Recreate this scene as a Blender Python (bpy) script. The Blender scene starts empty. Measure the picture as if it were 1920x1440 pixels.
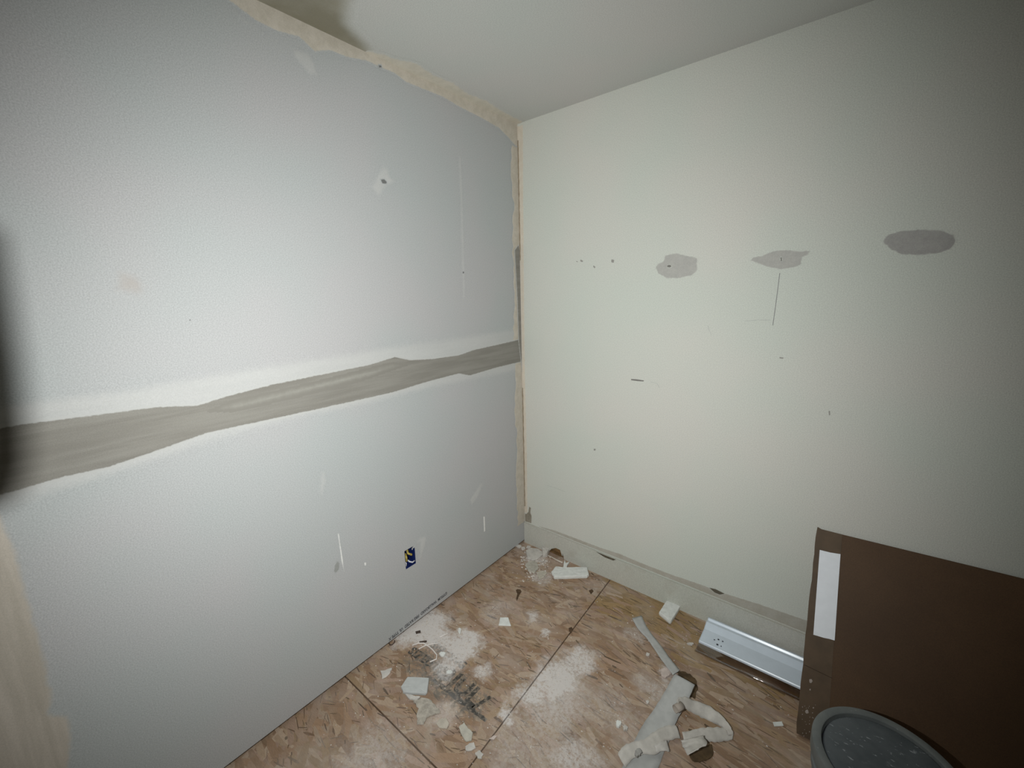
import bpy, bmesh, math, random
import numpy as np
from mathutils import Vector, Matrix
random.seed(7); rng = np.random.default_rng(7)
S = bpy.context.scene; C = S.collection

# ------------------------------------------------------------------ camera
FPX = 782.32
CAM = np.array([1.48964, -1.92055, 1.56407])
RM = np.array([[0.77767, 0.62821, -0.02392], [-0.11343, 0.17763, 0.97754], [-0.61835, 0.75749, -0.2094]])
cam = bpy.data.cameras.new('camera'); camo = bpy.data.objects.new('camera', cam); C.objects.link(camo)
cam.sensor_width = 36; cam.lens = FPX / 1920 * 36; cam.clip_start = .02
m4 = Matrix.Identity(4)
for i in range(3):
    m4[i][0] = RM[0][i]; m4[i][1] = RM[1][i]; m4[i][2] = -RM[2][i]; m4[i][3] = CAM[i]
camo.matrix_world = m4
S.camera = camo

# ------------------------------------------------------------------ world, exposure, light
w = bpy.data.worlds.new('world'); S.world = w; w.use_nodes = True
w.node_tree.nodes['Background'].inputs[0].default_value = (.5, .52, .55, 1)
w.node_tree.nodes['Background'].inputs[1].default_value = .02
S.view_settings.view_transform = 'Standard'; S.view_settings.look = 'None'
S.view_settings.exposure = 0.0; S.view_settings.gamma = 1; S.view_settings.use_curve_mapping = False
LAMP = Vector((1.335, -1.97, 1.54))         # stand-in for the phone flash, just left of and below the camera
LAMP_AIM = LAMP + Vector((math.sin(-.70) * math.cos(.215), math.cos(.70) * math.cos(.215), -math.sin(.215)))
sl = bpy.data.lights.new('flash_beam', 'SPOT'); sl.energy = 142; sl.color = (.97, 1.0, .985)
sl.spot_size = math.radians(133); sl.spot_blend = 1.0; sl.shadow_soft_size = .0016
slo = bpy.data.objects.new('flash_beam', sl); C.objects.link(slo); slo.location = LAMP
slo.rotation_euler = (LAMP_AIM - LAMP).to_track_quat('-Z', 'Y').to_euler()

H = 2.44
def un(x, y, plane, val):
    """the point of the plane (axis, value) that the photograph shows at pixel x, y"""
    d = np.array([(x - 960) / FPX, -(y - 720) / FPX, 1]) @ RM
    t = (val - CAM[plane]) / d[plane]
    return CAM + t * d
def fl(x, y, z=0.): p = un(x, y, 2, z); return (p[0], p[1])
def lw(x, y): p = un(x, y, 0, 0); return (p[1], p[2])        # left wall: (y, z)
def rw(x, y, v=0.): p = un(x, y, 1, v); return (p[0], p[2])  # right wall: (x, z)

# ------------------------------------------------------------------ helpers
def link(name, me, mat, parent=None):
    o = bpy.data.objects.new(name, me); C.objects.link(o)
    if mat and me is not None and not me.materials: me.materials.append(mat)
    if parent: o.parent = parent
    return o
def mesh(name, v, f, mat=None, parent=None, smooth=False):
    me = bpy.data.meshes.new(name); me.from_pydata([tuple(map(float, p)) for p in v], [], f); me.update()
    if smooth: me.polygons.foreach_set('use_smooth', [True] * len(me.polygons))
    return link(name, me, mat, parent)
def frombm(name, bm, mat=None, parent=None, smooth=False):
    bmesh.ops.recalc_face_normals(bm, faces=bm.faces)
    me = bpy.data.meshes.new(name); bm.to_mesh(me); bm.free()
    if smooth: me.polygons.foreach_set('use_smooth', [True] * len(me.polygons))
    return link(name, me, mat, parent)
def box(bm, lo, hi):
    vs = [bm.verts.new((x, y, z)) for x in (lo[0], hi[0]) for y in (lo[1], hi[1]) for z in (lo[2], hi[2])]
    for f in ((0, 1, 3, 2), (4, 6, 7, 5), (0, 4, 5, 1), (2, 3, 7, 6), (0, 2, 6, 4), (1, 5, 7, 3)):
        bm.faces.new([vs[i] for i in f])
    return vs
def tag(o, label=None, cat=None, group=None, kind=None):
    if label: o['label'] = label
    if cat: o['category'] = cat
    if group: o['group'] = group
    if kind: o['kind'] = kind
    return o
def empty(name, loc):
    o = bpy.data.objects.new(name, None); C.objects.link(o); o.location = loc; o.empty_display_size = .05
    return o
def tube(bm, pts, r, n=8, cap=True):
    pts = [Vector(p) for p in pts]; rings = []
    for i, p in enumerate(pts):
        t = (pts[min(i + 1, len(pts) - 1)] - pts[max(i - 1, 0)]).normalized()
        a = t.orthogonal().normalized() if i == 0 else (a - t * a.dot(t)).normalized()
        b = t.cross(a); rr = r[i] if isinstance(r, (list, tuple)) else r
        rings.append([bm.verts.new(p + (a * math.cos(k * 2 * math.pi / n) + b * math.sin(k * 2 * math.pi / n)) * rr) for k in range(n)])
    for A, B in zip(rings, rings[1:]):
        for k in range(n): bm.faces.new((A[k], A[(k + 1) % n], B[(k + 1) % n], B[k]))
    if cap: bm.faces.new(rings[0][::-1]); bm.faces.new(rings[-1])
def lathe(bm, prof, n=64, c=(0, 0, 0), close=False):
    rings = []
    for r, z in prof:
        rings.append([bm.verts.new((c[0] + r * math.cos(k * 2 * math.pi / n), c[1] + r * math.sin(k * 2 * math.pi / n), c[2] + z)) for k in range(n)] if r > 1e-6 else [bm.verts.new((c[0], c[1], c[2] + z))])
    for A, B in zip(rings, rings[1:]):
        for k in range(n):
            k2 = (k + 1) % n
            if len(A) == 1 and len(B) > 1: bm.faces.new((A[0], B[k], B[k2]))
            elif len(B) == 1 and len(A) > 1: bm.faces.new((A[k], A[k2], B[0]))
            elif len(A) > 1: bm.faces.new((A[k], A[k2], B[k2], B[k]))

# ------------------------------------------------------------------ materials
def srgb(r, g, b):
    f = lambda c: (c / 255 / 12.92) if c / 255 < .04045 else ((c / 255 + .055) / 1.055) ** 2.4
    return (f(r), f(g), f(b))
class NT:
    def __init__(s, name):
        s.m = bpy.data.materials.new(name); s.m.use_nodes = True; s.t = s.m.node_tree
        s.b = s.t.nodes['Principled BSDF']
        s.pos = s.n('ShaderNodeNewGeometry').outputs['Position']
    def n(s, kind, **kw):
        nd = s.t.nodes.new(kind)
        for k, v in kw.items(): setattr(nd, k, v)
        return nd
    def l(s, a, b): s.t.links.new(a, b)
    def put(s, sock, v):
        if hasattr(v, 'is_output') or isinstance(v, bpy.types.NodeSocket): s.l(v, sock)
        elif isinstance(v, (tuple, list)) and len(v) == 3 and sock.type == 'RGBA': sock.default_value = (*v, 1)
        else: sock.default_value = v
    def math(s, op, a, b=0., c=0., clamp=False):
        nd = s.n('ShaderNodeMath', operation=op, use_clamp=clamp)
        for i, v in enumerate((a, b, c)): s.put(nd.inputs[i], v)
        return nd.outputs[0]
    def vmath(s, op, a, b=(0, 0, 0)):
        nd = s.n('ShaderNodeVectorMath', operation=op); s.put(nd.inputs[0], a); s.put(nd.inputs[1], b)
        return nd.outputs['Value'] if op in ('DISTANCE', 'LENGTH') else nd.outputs[0]
    def mix(s, fac, a, b, mode='MIX'):
        nd = s.n('ShaderNodeMix', data_type='RGBA', blend_type=mode)
        s.put(nd.inputs[0], fac); s.put(nd.inputs[6], a); s.put(nd.inputs[7], b); return nd.outputs[2]
    def noise(s, scale, detail=3., rough=.55, vec=None, dist=0.):
        nd = s.n('ShaderNodeTexNoise'); s.l(vec if vec is not None else s.pos, nd.inputs['Vector'])
        nd.inputs['Scale'].default_value = scale; nd.inputs['Detail'].default_value = detail
        nd.inputs['Roughness'].default_value = rough; nd.inputs['Distortion'].default_value = dist
        return nd.outputs['Fac']
    def remap(s, v, a, b, c=0., d=1., smooth=True):
        nd = s.n('ShaderNodeMapRange', interpolation_type='SMOOTHSTEP' if smooth else 'LINEAR')
        s.put(nd.inputs[0], v)
        for i, k in enumerate((a, b, c, d)): nd.inputs[i + 1].default_value = k
        return nd.outputs[0]
    def attr(s, name): return s.n('ShaderNodeAttribute', attribute_name=name)
    def stretch(s, scale, rot=(0, 0, 0)):
        nd = s.n('ShaderNodeMapping'); s.l(s.pos, nd.inputs[0]); nd.inputs['Scale'].default_value = scale; nd.inputs['Rotation'].default_value = rot
        return nd.outputs[0]
    def bump(s, h, strength=.2, dist=.002):
        nd = s.n('ShaderNodeBump'); s.l(h, nd.inputs['Height']); nd.inputs['Strength'].default_value = strength; nd.inputs['Distance'].default_value = dist
        s.l(nd.outputs[0], s.b.inputs['Normal'])
    def out(s, col, rough=.8, spec=.3, metal=0.):
        s.put(s.b.inputs['Base Color'], col); s.put(s.b.inputs['Roughness'], rough)
        s.b.inputs['Specular IOR Level'].default_value = spec; s.b.inputs['Metallic'].default_value = metal
        return s.m
def scl(c, k): return tuple(x * k for x in c)
def mottled(name, col, amp=.12, scale=30, rough=.85, spec=.25, bump=.15, bscale=200):
    n = NT(name); f = n.noise(scale, 4)
    c = n.mix(n.remap(f, .3, .7), scl(col, 1 - amp), scl(col, 1 + amp))
    if bump: n.bump(n.noise(bscale, 3), bump, .001)
    return n.out(c, rough, spec)

# wall base colours, shared by a wall and the feathered rims of the compound spread over it
LW = (.430, .434, .430); RWc = (.585, .59, .535); CE = (.57, .57, .54)
def wall_base(n, col, tint=.03):
    a = n.noise(1.7, 2); b = n.noise(300, 2, .75)
    c = n.mix(n.remap(a, .3, .7), (col[0] * (1 + tint), col[1], col[2] * (1 + tint * .4)), (col[0] * (1 - tint), col[1], col[2]))
    k = n.remap(b, .32, .68, .86, 1.14, False)
    return n.mix(1., c, n.n('ShaderNodeCombineColor').outputs[0], 'MIX') if False else n.mix(1., c, n.vmath('SCALE', (1, 1, 1)) if False else grey(n, k), 'MULTIPLY')
def grey(n, k):
    nd = n.n('ShaderNodeCombineColor')
    for i in range(3): n.l(k, nd.inputs[i])
    return nd.outputs[0]
def wall_mat(name, col):
    n = NT(name); c = wall_base(n, col); n.bump(n.noise(160, 3), .12, .001)
    return n.out(c, .85, .05)
def patch_mat(name, base, col, col2=None, streak=(6, 6, 6), scale=6, rag=.55, ragscale=55, lo=.35, hi=.75, opac=1., plain=False):
    """compound spread thin: rim takes the wall's own colour, the middle its own"""
    n = NT(name); b = wall_base(n, base) if not plain else base; e = n.attr('edge').outputs['Fac']
    nz = n.noise(ragscale, 4, .65)
    m = n.math('ADD', e, n.math('MULTIPLY', n.math('SUBTRACT', nz, .5), rag))
    m = n.math('MULTIPLY', n.remap(m, lo, hi), opac)
    c1 = col
    if col2:
        v = n.noise(scale, 4, .6, n.stretch(streak)); c1 = n.mix(n.remap(v, .35, .65), col, col2)
    c1 = n.mix(1., c1, grey(n, n.remap(n.noise(380, 2, .7), .25, .75, .90, 1.10, False)), 'MULTIPLY')
    n.bump(n.noise(120, 3), .12, .001)
    return n.out(n.mix(m, b, c1), .85, .05)

M = {}
M['wall_left'] = wall_mat('grey_drywall_paper', LW)
M['wall_right'] = wall_mat('old_offwhite_paint', RWc)
M['ceiling'] = wall_mat('ceiling_paint', CE)
M['dark_wood'] = mottled('dark_stud_wood', (.07, .045, .025), .3, 25)
M['plate_wood'] = mottled('sill_plate_wood', (.13, .085, .045), .3, 20)

# floor: oriented strand board with plaster dust lying on it
DUST = [  # pixel of the middle, radius (m), strength
    ((800, 1172), .10, 1.15), ((762, 1192), .075, 1.05), ((875, 1206), .08, 1.1), ((825, 1200), .07, .8), ((850, 1232), .075, .62), ((835, 1258), .06, .5),
    ((1090, 1238), .085, .85), ((1040, 1268), .085, 1.05), ((990, 1300), .06, .8), ((1005, 1045), .075, .7), ((1015, 1082), .06, .45),
    ((1000, 1155), .045, .55), ((1024, 1190), .03, .7), ((905, 1262), .05, .7), ((955, 1335), .035, .7), ((1050, 1310), .13, .4),
    ((1000, 1400), .20, .28), ((1250, 1262), .04, .6), ((1225, 1290), .07, .35), ((1085, 1430), .09, .45), ((830, 1340), .07, .3),
    ((700, 1430), .16, .35), ((1190, 1190), .05, .3), ((930, 1150), .09, .2), ((1150, 1340), .12, .25)]
def osb_finish(n, col, rough=.72, grime=True):
    warp = n.n('ShaderNodeTexNoise'); n.l(n.pos, warp.inputs['Vector']); warp.inputs['Scale'].default_value = 14; warp.inputs['Detail'].default_value = 5; warp.inputs['Roughness'].default_value = .65
    off = n.vmath('SCALE', n.vmath('SUBTRACT', warp.outputs['Color'], (.5, .5, .5)))
    off.node.inputs['Scale'].default_value = .16
    p = n.vmath('MULTIPLY', n.vmath('ADD', n.pos, off), (1, 1, 0))
    acc = None
    for (px, r, s) in DUST:
        x, y = fl(*px); d = n.vmath('DISTANCE', p, (x, y, 0))
        v = n.remap(d, r * 1.3, r * .30, 0, s * 1.15)
        acc = v if acc is None else n.math('ADD', acc, v)
    speck = n.noise(70, 5, .75)
    acc = n.math('MULTIPLY', acc, n.remap(speck, .32, .62, .35, 1.15))
    haze = n.remap(n.noise(5, 4, .6), .42, .75, 0, .22)
    acc = n.math('MINIMUM', n.math('ADD', acc, haze), .92)
    # grime of the worn factory stamp: a band on the board, broken up by wear
    A_, B_ = Vector((*fl(776, 1230), 0)), Vector((*fl(908, 1338), 0)); u_ = (B_ - A_).normalized(); L_ = (B_ - A_).length
    dn = n.n('ShaderNodeVectorMath', operation='DOT_PRODUCT'); n.l(n.vmath('SUBTRACT', p, tuple(A_)), dn.inputs[0]); dn.inputs[1].default_value = tuple(u_)
    dv = n.n('ShaderNodeVectorMath', operation='DOT_PRODUCT'); n.l(n.vmath('SUBTRACT', p, tuple(A_)), dv.inputs[0]); dv.inputs[1].default_value = (-u_.y, u_.x, 0)
    bl = n.math('MULTIPLY', n.remap(dn.outputs['Value'], -.05, .04), n.remap(dn.outputs['Value'], L_ + .03, L_ - .05))
    bl = n.math('MULTIPLY', bl, n.remap(n.math('ABSOLUTE', dv.outputs['Value']), .10, .035))
    bl = n.math('MULTIPLY', bl, n.remap(n.noise(42, 6, .75), .41, .58, 0, .80 if grime else 0))
    col = n.mix(bl, col, (.15, .142, .125))
    acc = n.math('MULTIPLY', acc, n.math('SUBTRACT', 1., n.math('MULTIPLY', bl, .75)))
    c = n.mix(acc, col, (.66, .62, .595))
    n.bump(n.noise(140, 4), .35, .001)
    return n.out(c, rough, .25)
n = NT('osb_base'); v = n.noise(9, 5, .65, n.stretch((1, 5, 1)))
M['osb'] = osb_finish(n, n.mix(n.remap(v, .3, .7), (.20, .125, .075), (.36, .25, .165)))
n = NT('osb_strand'); a = n.attr('strand_colour').outputs['Color']
g = n.noise(60, 4, .7, n.stretch((1, 6, 1)))
M['strand'] = osb_finish(n, n.mix(1., a, grey(n, n.remap(g, .25, .75, .80, 1.20, False)), 'MULTIPLY'))

# ------------------------------------------------------------------ room shell
WY0, WX1 = -4.4, 3.9
def slab_with_hole(name, mat, axes, x0, x1, z0, z1, hole, depth):
    """sheet in a plane with one rectangular opening and reveal; axes maps (u, v, d) -> xyz"""
    hx0, hx1, hz0, hz1 = hole
    us = [x0, hx0, hx1, x1]; vs = [z0, hz0, hz1, z1]; V = []; F = []
    for d in (0, depth):
        for v in vs:
            for u in us: V.append(axes(u, v, d))
    for j in range(3):
        for i in range(3):
            if i == 1 and j == 1: continue
            a = j * 4 + i; q = (a, a + 1, a + 5, a + 4); F.append(q); F.append(tuple(16 + k for k in q[::-1]))
    for a, b in ((5, 6), (6, 10), (10, 9), (9, 5), (0, 1), (1, 2), (2, 3), (3, 7), (7, 11), (11, 15), (15, 14), (14, 13), (13, 12), (12, 8), (8, 4), (4, 0)):
        F.append((a, b, b + 16, a + 16))
    bm = bmesh.new(); bv = [bm.verts.new(p) for p in V]
    for f in F: bm.faces.new([bv[i] for i in f])
    return frombm(name, bm, mat)
# left wall: drywall held 10 mm off the floor, a sill plate behind; opening for the outlet box
OB = (-.911, -.852, .322, .418)
wall_left = tag(slab_with_hole('wall_left', M['wall_left'], lambda u, v, d: (-d, u, v), WY0, 0, .017, H, OB, .0127), 'grey unpainted drywall with pale and damp bands of joint compound', kind='structure')
bm = bmesh.new(); box(bm, (-.10, WY0, 0), (-.0135, 0, .038))
frombm('sill_plate', bm, M['plate_wood'], wall_left)
# right wall with the punched hole low by the corner
def rw_hole():
    pts = [(1024, 1041), (1029, 1034), (1034, 1029), (1042, 1027.5), (1050, 1031), (1055, 1037), (1054, 1043), (1058, 1052)]
    P = [rw(*p, -.012) for p in pts]
    return [(x, max(z, 0)) for x, z in P]
HOLE = rw_hole(); HOLE[0] = (HOLE[0][0], 0.); HOLE[-1] = (HOLE[-1][0], 0.)
def notched(name, mat, x0, x1, z1, ya, yb, parent=None):
    """board or wall standing on the floor, built as columns so that the broken hole stays open"""
    cols = [(x0, 0.), (HOLE[0][0], 0.)] + sorted(HOLE) + [(HOLE[-1][0], 0.), (x1, 0.)]
    bm = bmesh.new(); V = [[[bm.verts.new((x, y, z if k == 0 else z1)) for k in (0, 1)] for y in (ya, yb)] for x, z in cols]
    for P, Q, c, d in zip(V, V[1:], cols, cols[1:]):
        if abs(c[0] - d[0]) > 1e-6:
            bm.faces.new((P[0][0], Q[0][0], Q[0][1], P[0][1])); bm.faces.new((P[1][0], P[1][1], Q[1][1], Q[1][0])); bm.faces.new((P[0][1], Q[0][1], Q[1][1], P[1][1]))
        if abs(c[0] - d[0]) > 1e-6 or abs(c[1] - d[1]) > 1e-6: bm.faces.new((P[0][0], P[1][0], Q[1][0], Q[0][0]))
    for P in (V[0], V[-1]): bm.faces.new((P[0][0], P[0][1], P[1][1], P[1][0]))
    bmesh.ops.remove_doubles(bm, verts=bm.verts, dist=1e-6)
    return frombm(name, bm, mat, parent)
wall_right = tag(notched('wall_right', M['wall_right'], 0, WX1, H, 0, .0127), 'off-white painted wall with grey spackle ovals and pencil lines', kind='structure')
bm = bmesh.new(); box(bm, (.05, .032, -.018), (.5, .072, .2)); box(bm, (.05, .0128, -.018), (.5, .032, .001))
frombm('wall_stud', bm, mottled('stud_wood', (.20, .115, .05), .3, 40), wall_right)
n = NT('baseboard_paint'); c = wall_base(n, (.50, .495, .44)); n.bump(n.noise(60, 4), .25, .002)
c = n.mix(n.remap(n.noise(9, 5, .7), .52, .72, 0, .5), c, (.40, .37, .31)); M['base'] = n.out(c, .6, .3)
baseboard = tag(notched('baseboard_right', M['base'], .002, WX1, .14, -.012, -.0002), 'painted baseboard with a broken hole near the corner', kind='structure')
ceiling = bm = bmesh.new(); box(bm, (0, WY0, H), (WX1, 0, H + .012))
ceiling = tag(frombm('ceiling', bm, M['ceiling']), 'dull grey ceiling with rough edge', kind='structure')
bm = bmesh.new(); box(bm, (-.02, WY0 - .012, 0), (WX1, WY0, H)); tag(frombm('wall_back', bm, M['wall_right']), kind='structure')
bm = bmesh.new(); box(bm, (WX1, WY0, 0), (WX1 + .012, 0, H)); tag(frombm('wall_far', bm, M['wall_right']), kind='structure')

# floor: joists' underlay slab, three OSB panels as its parts
bm = bmesh.new(); box(bm, (-.1, WY0, -.04), (WX1, .1, -.0185))
floor = tag(frombm('floor', bm, M['dark_wood']), 'oriented strand board subfloor dusted with plaster', kind='structure')
SA = fl(818, 1440)
def seamA(x): return -1.246 + (SA[1] + 1.246) / SA[0] * x          # the seam across, measured at the wall and at the frame's edge
SB0, SB1 = .602, .652
def seamB(y): return SB0 + (SB1 - SB0) * (-y / 1.19)
g = .0028
PANELS = [
    [(-.012, 0.0), (-.012, seamA(0) + g), (seamB(-1.19) - g, seamA(.65) + g), (seamB(0) - g, 0.0)],
    [(seamB(0) + g, 0.0), (seamB(-1.19) + g, seamA(.65) + g), (WX1, seamA(.65) + g), (WX1, 0.0)],
    [(-.012, seamA(0) - g), (-.012, WY0), (WX1, WY0), (WX1, seamA(.65) - g), (.65, seamA(.65) - g)]]
def inside(P, x, y):
    r = False
    for (x1, y1), (x2, y2) in zip(P, P[1:] + P[:1]):
        if (y1 > y) != (y2 > y) and x < (x2 - x1) * (y - y1) / (y2 - y1) + x1: r = not r
    return r
def dist_poly(P, X):
    P = np.array(P); A = P; B = np.roll(P, -1, 0); out = np.full(len(X), 1e9)
    for a, b in zip(A, B):
        ab = b - a; t = np.clip(((X - a) @ ab) / max(ab @ ab, 1e-12), 0, 1)
        out = np.minimum(out, np.linalg.norm(X - (a + t[:, None] * ab), axis=1))
    return out
def inside_np(P, X):
    r = np.zeros(len(X), bool)
    for (x1, y1), (x2, y2) in zip(P, P[1:] + P[:1]):
        if y1 == y2: continue
        c = ((y1 > X[:, 1]) != (y2 > X[:, 1])) & (X[:, 0] < (x2 - x1) * (X[:, 1] - y1) / (y2 - y1) + x1); r ^= c
    return r
def clip(poly, P):
    """convex clip of poly by convex P (either winding)"""
    area = sum(a[0] * b[1] - b[0] * a[1] for a, b in zip(P, P[1:] + P[:1])); sg = 1 if area > 0 else -1
    for a, b in zip(P, P[1:] + P[:1]):
        o = []
        for p, q in zip(poly, poly[1:] + poly[:1]):
            dp = sg * ((b[0] - a[0]) * (p[1] - a[1]) - (b[1] - a[1]) * (p[0] - a[0])); dq = sg * ((b[0] - a[0]) * (q[1] - a[1]) - (b[1] - a[1]) * (q[0] - a[0]))
            if dp >= 0: o.append(p)
            if dp * dq < 0: t = dp / (dp - dq); o.append((p[0] + (q[0] - p[0]) * t, p[1] + (q[1] - p[1]) * t))
        poly = o
        if len(poly) < 3: return []
    return poly
TONES = [(.33, .22, .145), (.37, .265, .18), (.30, .195, .125), (.345, .24, .17), (.275, .175, .11), (.39, .29, .21), (.32, .22, .135), (.35, .24, .175)]
panels = []
for k, P in enumerate(PANELS):
    bm = bmesh.new(); A = [bm.verts.new((x, y, 0)) for x, y in P]; B = [bm.verts.new((x, y, -.018)) for x, y in P]
    bm.faces.new(A); bm.faces.new(B)
    for i in range(len(P)): j = (i + 1) % len(P); bm.faces.new((A[i], A[j], B[j], B[i]))
    pn = frombm('panel', bm, M['osb'], floor); panels.append(pn)
    xs = (max(0, min(p[0] for p in P)), min(2.0, max(p[0] for p in P))); ys = (max(-1.9, min(p[1] for p in P)), max(p[1] for p in P))
    N = int((xs[1] - xs[0]) * (ys[1] - ys[0]) * 3000); V = []; F = []; Cc = []
    Pc = P if k < 2 else [(-.012, seamA(0) - g), (-.012, WY0), (WX1, WY0), (WX1, seamA(.65) - g - .1), (.65, seamA(.65) - g)]
    for i in range(N):
        dark = i > N * .80
        cx, cy = random.uniform(*xs), random.uniform(*ys)
        ang = random.gauss(-.12 if k else .1, .42)
        grainy = cx > .72 and cy > -.95
        if grainy: ang = random.gauss(-.10, .20)
        L = random.uniform(.03, .075) if not dark else random.uniform(.006, .030 if not grainy else .042); Wd = random.uniform(.008, .020) if not dark else random.uniform(.0008, .0028)
        if dark and random.random() < .10: Wd *= 2.4
        ca, sa = math.cos(ang), math.sin(ang); q = []
        for t in (-1, -.45, .45, 1):
            q.append((t * L * random.uniform(.9, 1), -Wd * random.uniform(.55, 1) * (1 if abs(t) < .9 else .6)))
        for t in (1, .45, -.45, -1):
            q.append((t * L * random.uniform(.9, 1), Wd * random.uniform(.55, 1) * (1 if abs(t) < .9 else .6)))
        q = clip([(cx + u * ca - v * sa, cy + u * sa + v * ca) for u, v in q], P if k < 2 else [(-.012, seamA(0) - g), (-.012, WY0), (WX1, WY0), (WX1, seamA(.65) - g)] if False else Pc)
        if len(q) < 3: continue
        z = .0002 + .0010 * i / N; b = len(V)
        tilt = random.uniform(-.010, .010)
        V += [(x, y, z + (0 if dark else abs(tilt) * .01)) for x, y in q]; F.append(tuple(range(b, b + len(q))))
        col = random.choice(TONES); kk = random.uniform(.88, 1.12) if not dark else random.uniform(.34, .72)
        if cx > .62 and cy > -.20 - .12 * random.random() and random.random() < .75: col = (.31, .208, .105)
        Cc += [tuple(c * kk for c in col) + (1,)] * len(q)
    me = bpy.data.meshes.new('wood_strands'); me.from_pydata(V, [], F); me.update()
    at = me.color_attributes.new('strand_colour', 'FLOAT_COLOR', 'POINT'); at.data.foreach_set('color', np.array(Cc, dtype=np.float32).ravel())
    st = link('wood_strands', me, M['strand'], pn); st['kind'] = 'stuff'

# ------------------------------------------------------------------ compound, spackle and marks on walls and ceiling
TO = {'L': lambda a, b, h: (h, a, b), 'R': lambda a, b, h: (a, -h, b), 'C': lambda a, b, h: (a, b, H - h), 'F': lambda a, b, h: (a, b, h)}
def patch(name, surf, poly, mat, parent, feather=.02, step=.008, h=.0014, h0=.0004, jit=.0, label=None):
    P = [tuple(p) for p in poly]
    if jit:                                       # ragged outline
        Q = []
        for (x1, y1), (x2, y2) in zip(P, P[1:] + P[:1]):
            L = math.hypot(x2 - x1, y2 - y1); nn = max(1, int(L / (jit * 3)))
            for i in range(nn):
                t = i / nn; Q.append((x1 + (x2 - x1) * t + random.uniform(-jit, jit), y1 + (y2 - y1) * t + random.uniform(-jit, jit)))
        P = Q
    A = np.array(P); lo = A.min(0) - step; hi = A.max(0) + step
    nx = int((hi[0] - lo[0]) / step) + 2; ny = int((hi[1] - lo[1]) / step) + 2
    gx, gy = np.meshgrid(lo[0] + np.arange(nx) * step, lo[1] + np.arange(ny) * step); X = np.stack([gx.ravel(), gy.ravel()], 1)
    ins = inside_np(P, X); d = dist_poly(P, X); e = np.where(ins, np.clip(d / feather, 0, 1), 0)
    X0 = X.copy(); keepv = np.ones(len(X), bool); m_ = step * 1.01
    if surf == 'L': keepv = (X[:, 0] <= m_) & (X[:, 1] < H + m_) & (X[:, 1] > .018); X[:, 0] = np.minimum(X[:, 0], -.0006); X[:, 1] = np.minimum(X[:, 1], H - .0006)
    elif surf == 'R': keepv = (X[:, 0] >= -m_) & (X[:, 1] < H + m_); X[:, 0] = np.maximum(X[:, 0], .0006); X[:, 1] = np.minimum(X[:, 1], H - .0006)
    elif surf == 'C': keepv = (X[:, 0] >= -m_) & (X[:, 1] <= m_); X[:, 0] = np.maximum(X[:, 0], .0006); X[:, 1] = np.minimum(X[:, 1], -.0006)
    ok = (ins | (d < step * 1.01)) & keepv; idx = -np.ones(len(X), int); V = []; E = []
    cells = []
    for j in range(ny - 1):
        for i in range(nx - 1):
            a = j * nx + i; q = (a, a + 1, a + nx + 1, a + nx)
            if all(ok[k] for k in q) and any(ins[k] for k in q) and np.ptp(X[list(q), 0]) > 1e-5 and np.ptp(X[list(q), 1]) > 1e-5: cells.append(q)
    for q in cells:
        for k in q:
            if idx[k] < 0: idx[k] = len(V); V.append(TO[surf](X[k, 0], X[k, 1], h0 + h * e[k])); E.append(e[k])
    F = [tuple(int(idx[k]) for k in q) for q in cells]
    if surf in 'RC' : F = [f if surf == 'R' else f[::-1] for f in F]
    o = mesh(name, V, F, mat, parent, True)
    at = o.data.attributes.new('edge', 'FLOAT', 'POINT'); at.data.foreach_set('value', np.array(E, dtype=np.float32))
    if label: o['label'] = label
    return o
def ell(cx, cy, rx, ry, n=20, jitter=.08, f=lw, slant=0.):
    out = []
    for k in range(n):
        a = k * 2 * math.pi / n; j = 1 + random.uniform(-jitter, jitter)
        out.append(f(cx + rx * math.cos(a) * j, cy + ry * math.sin(a) * j + slant * rx * math.cos(a)))
    return out
# joint compound on the left wall
pale = patch_mat('dry_joint_compound', LW, (.52, .515, .50), (.49, .488, .475), (1, .4, 4), 5, lo=.15, hi=.85, opac=.75)
damp = patch_mat('damp_joint_compound', (.49, .487, .472), (.225, .212, .188), (.27, .257, .23), (1, .6, 9), 4, lo=.25, hi=.55, ragscale=90, plain=True)
damp_thin = patch_mat('half_dry_compound', (.235, .222, .197), (.34, .33, .295), (.285, .275, .245), (1, .6, 9), 5, lo=.1, hi=.9, plain=True)
cream = patch_mat('cream_joint_compound', LW, (.56, .51, .44), (.50, .455, .385), (3, 3, 3), 9, lo=.25, hi=.6, ragscale=110)
band_up = [(-40, 748), (100, 732), (250, 715), (480, 678), (700, 645), (850, 626), (972, 610)]
band_lo = [(976, 700), (900, 716), (800, 737), (690, 766), (560, 793), (400, 838), (200, 908), (40, 960), (-40, 985)]
patch('joint_compound', 'L', [lw(*p) for p in band_up + band_lo], pale, wall_left, .05, .012, .0008, label='pale dry band of joint compound along the seam')
wet_up = [(-30, 803), (50, 790), (150, 778), (290, 760), (370, 757), (420, 741), (510, 718), (600, 700), (690, 682), (740, 667), (768, 673), (810, 671), (860, 664), (885, 655), (930, 645), (978, 634)]
wet_lo = [(979, 679), (930, 691), (880, 706), (860, 702), (800, 718), (735, 738), (660, 755), (520, 786), (390, 814), (280, 853), (200, 880), (120, 897), (40, 921), (-30, 940)]
wet_band = patch('damp_compound', 'L', [lw(*p) for p in wet_up + wet_lo], damp, wall_left, .014, .004, .0008, .0015, label='dark damp band of fresh joint compound')
patch('half_dry_compound', 'L', [lw(*p) for p in [(385, 772), (430, 753), (600, 713), (735, 679), (765, 684), (690, 710), (560, 744), (440, 772)]], damp_thin, wall_left, .03, .004, .0004, .0026, label='lighter drying streak in the damp band')
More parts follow.
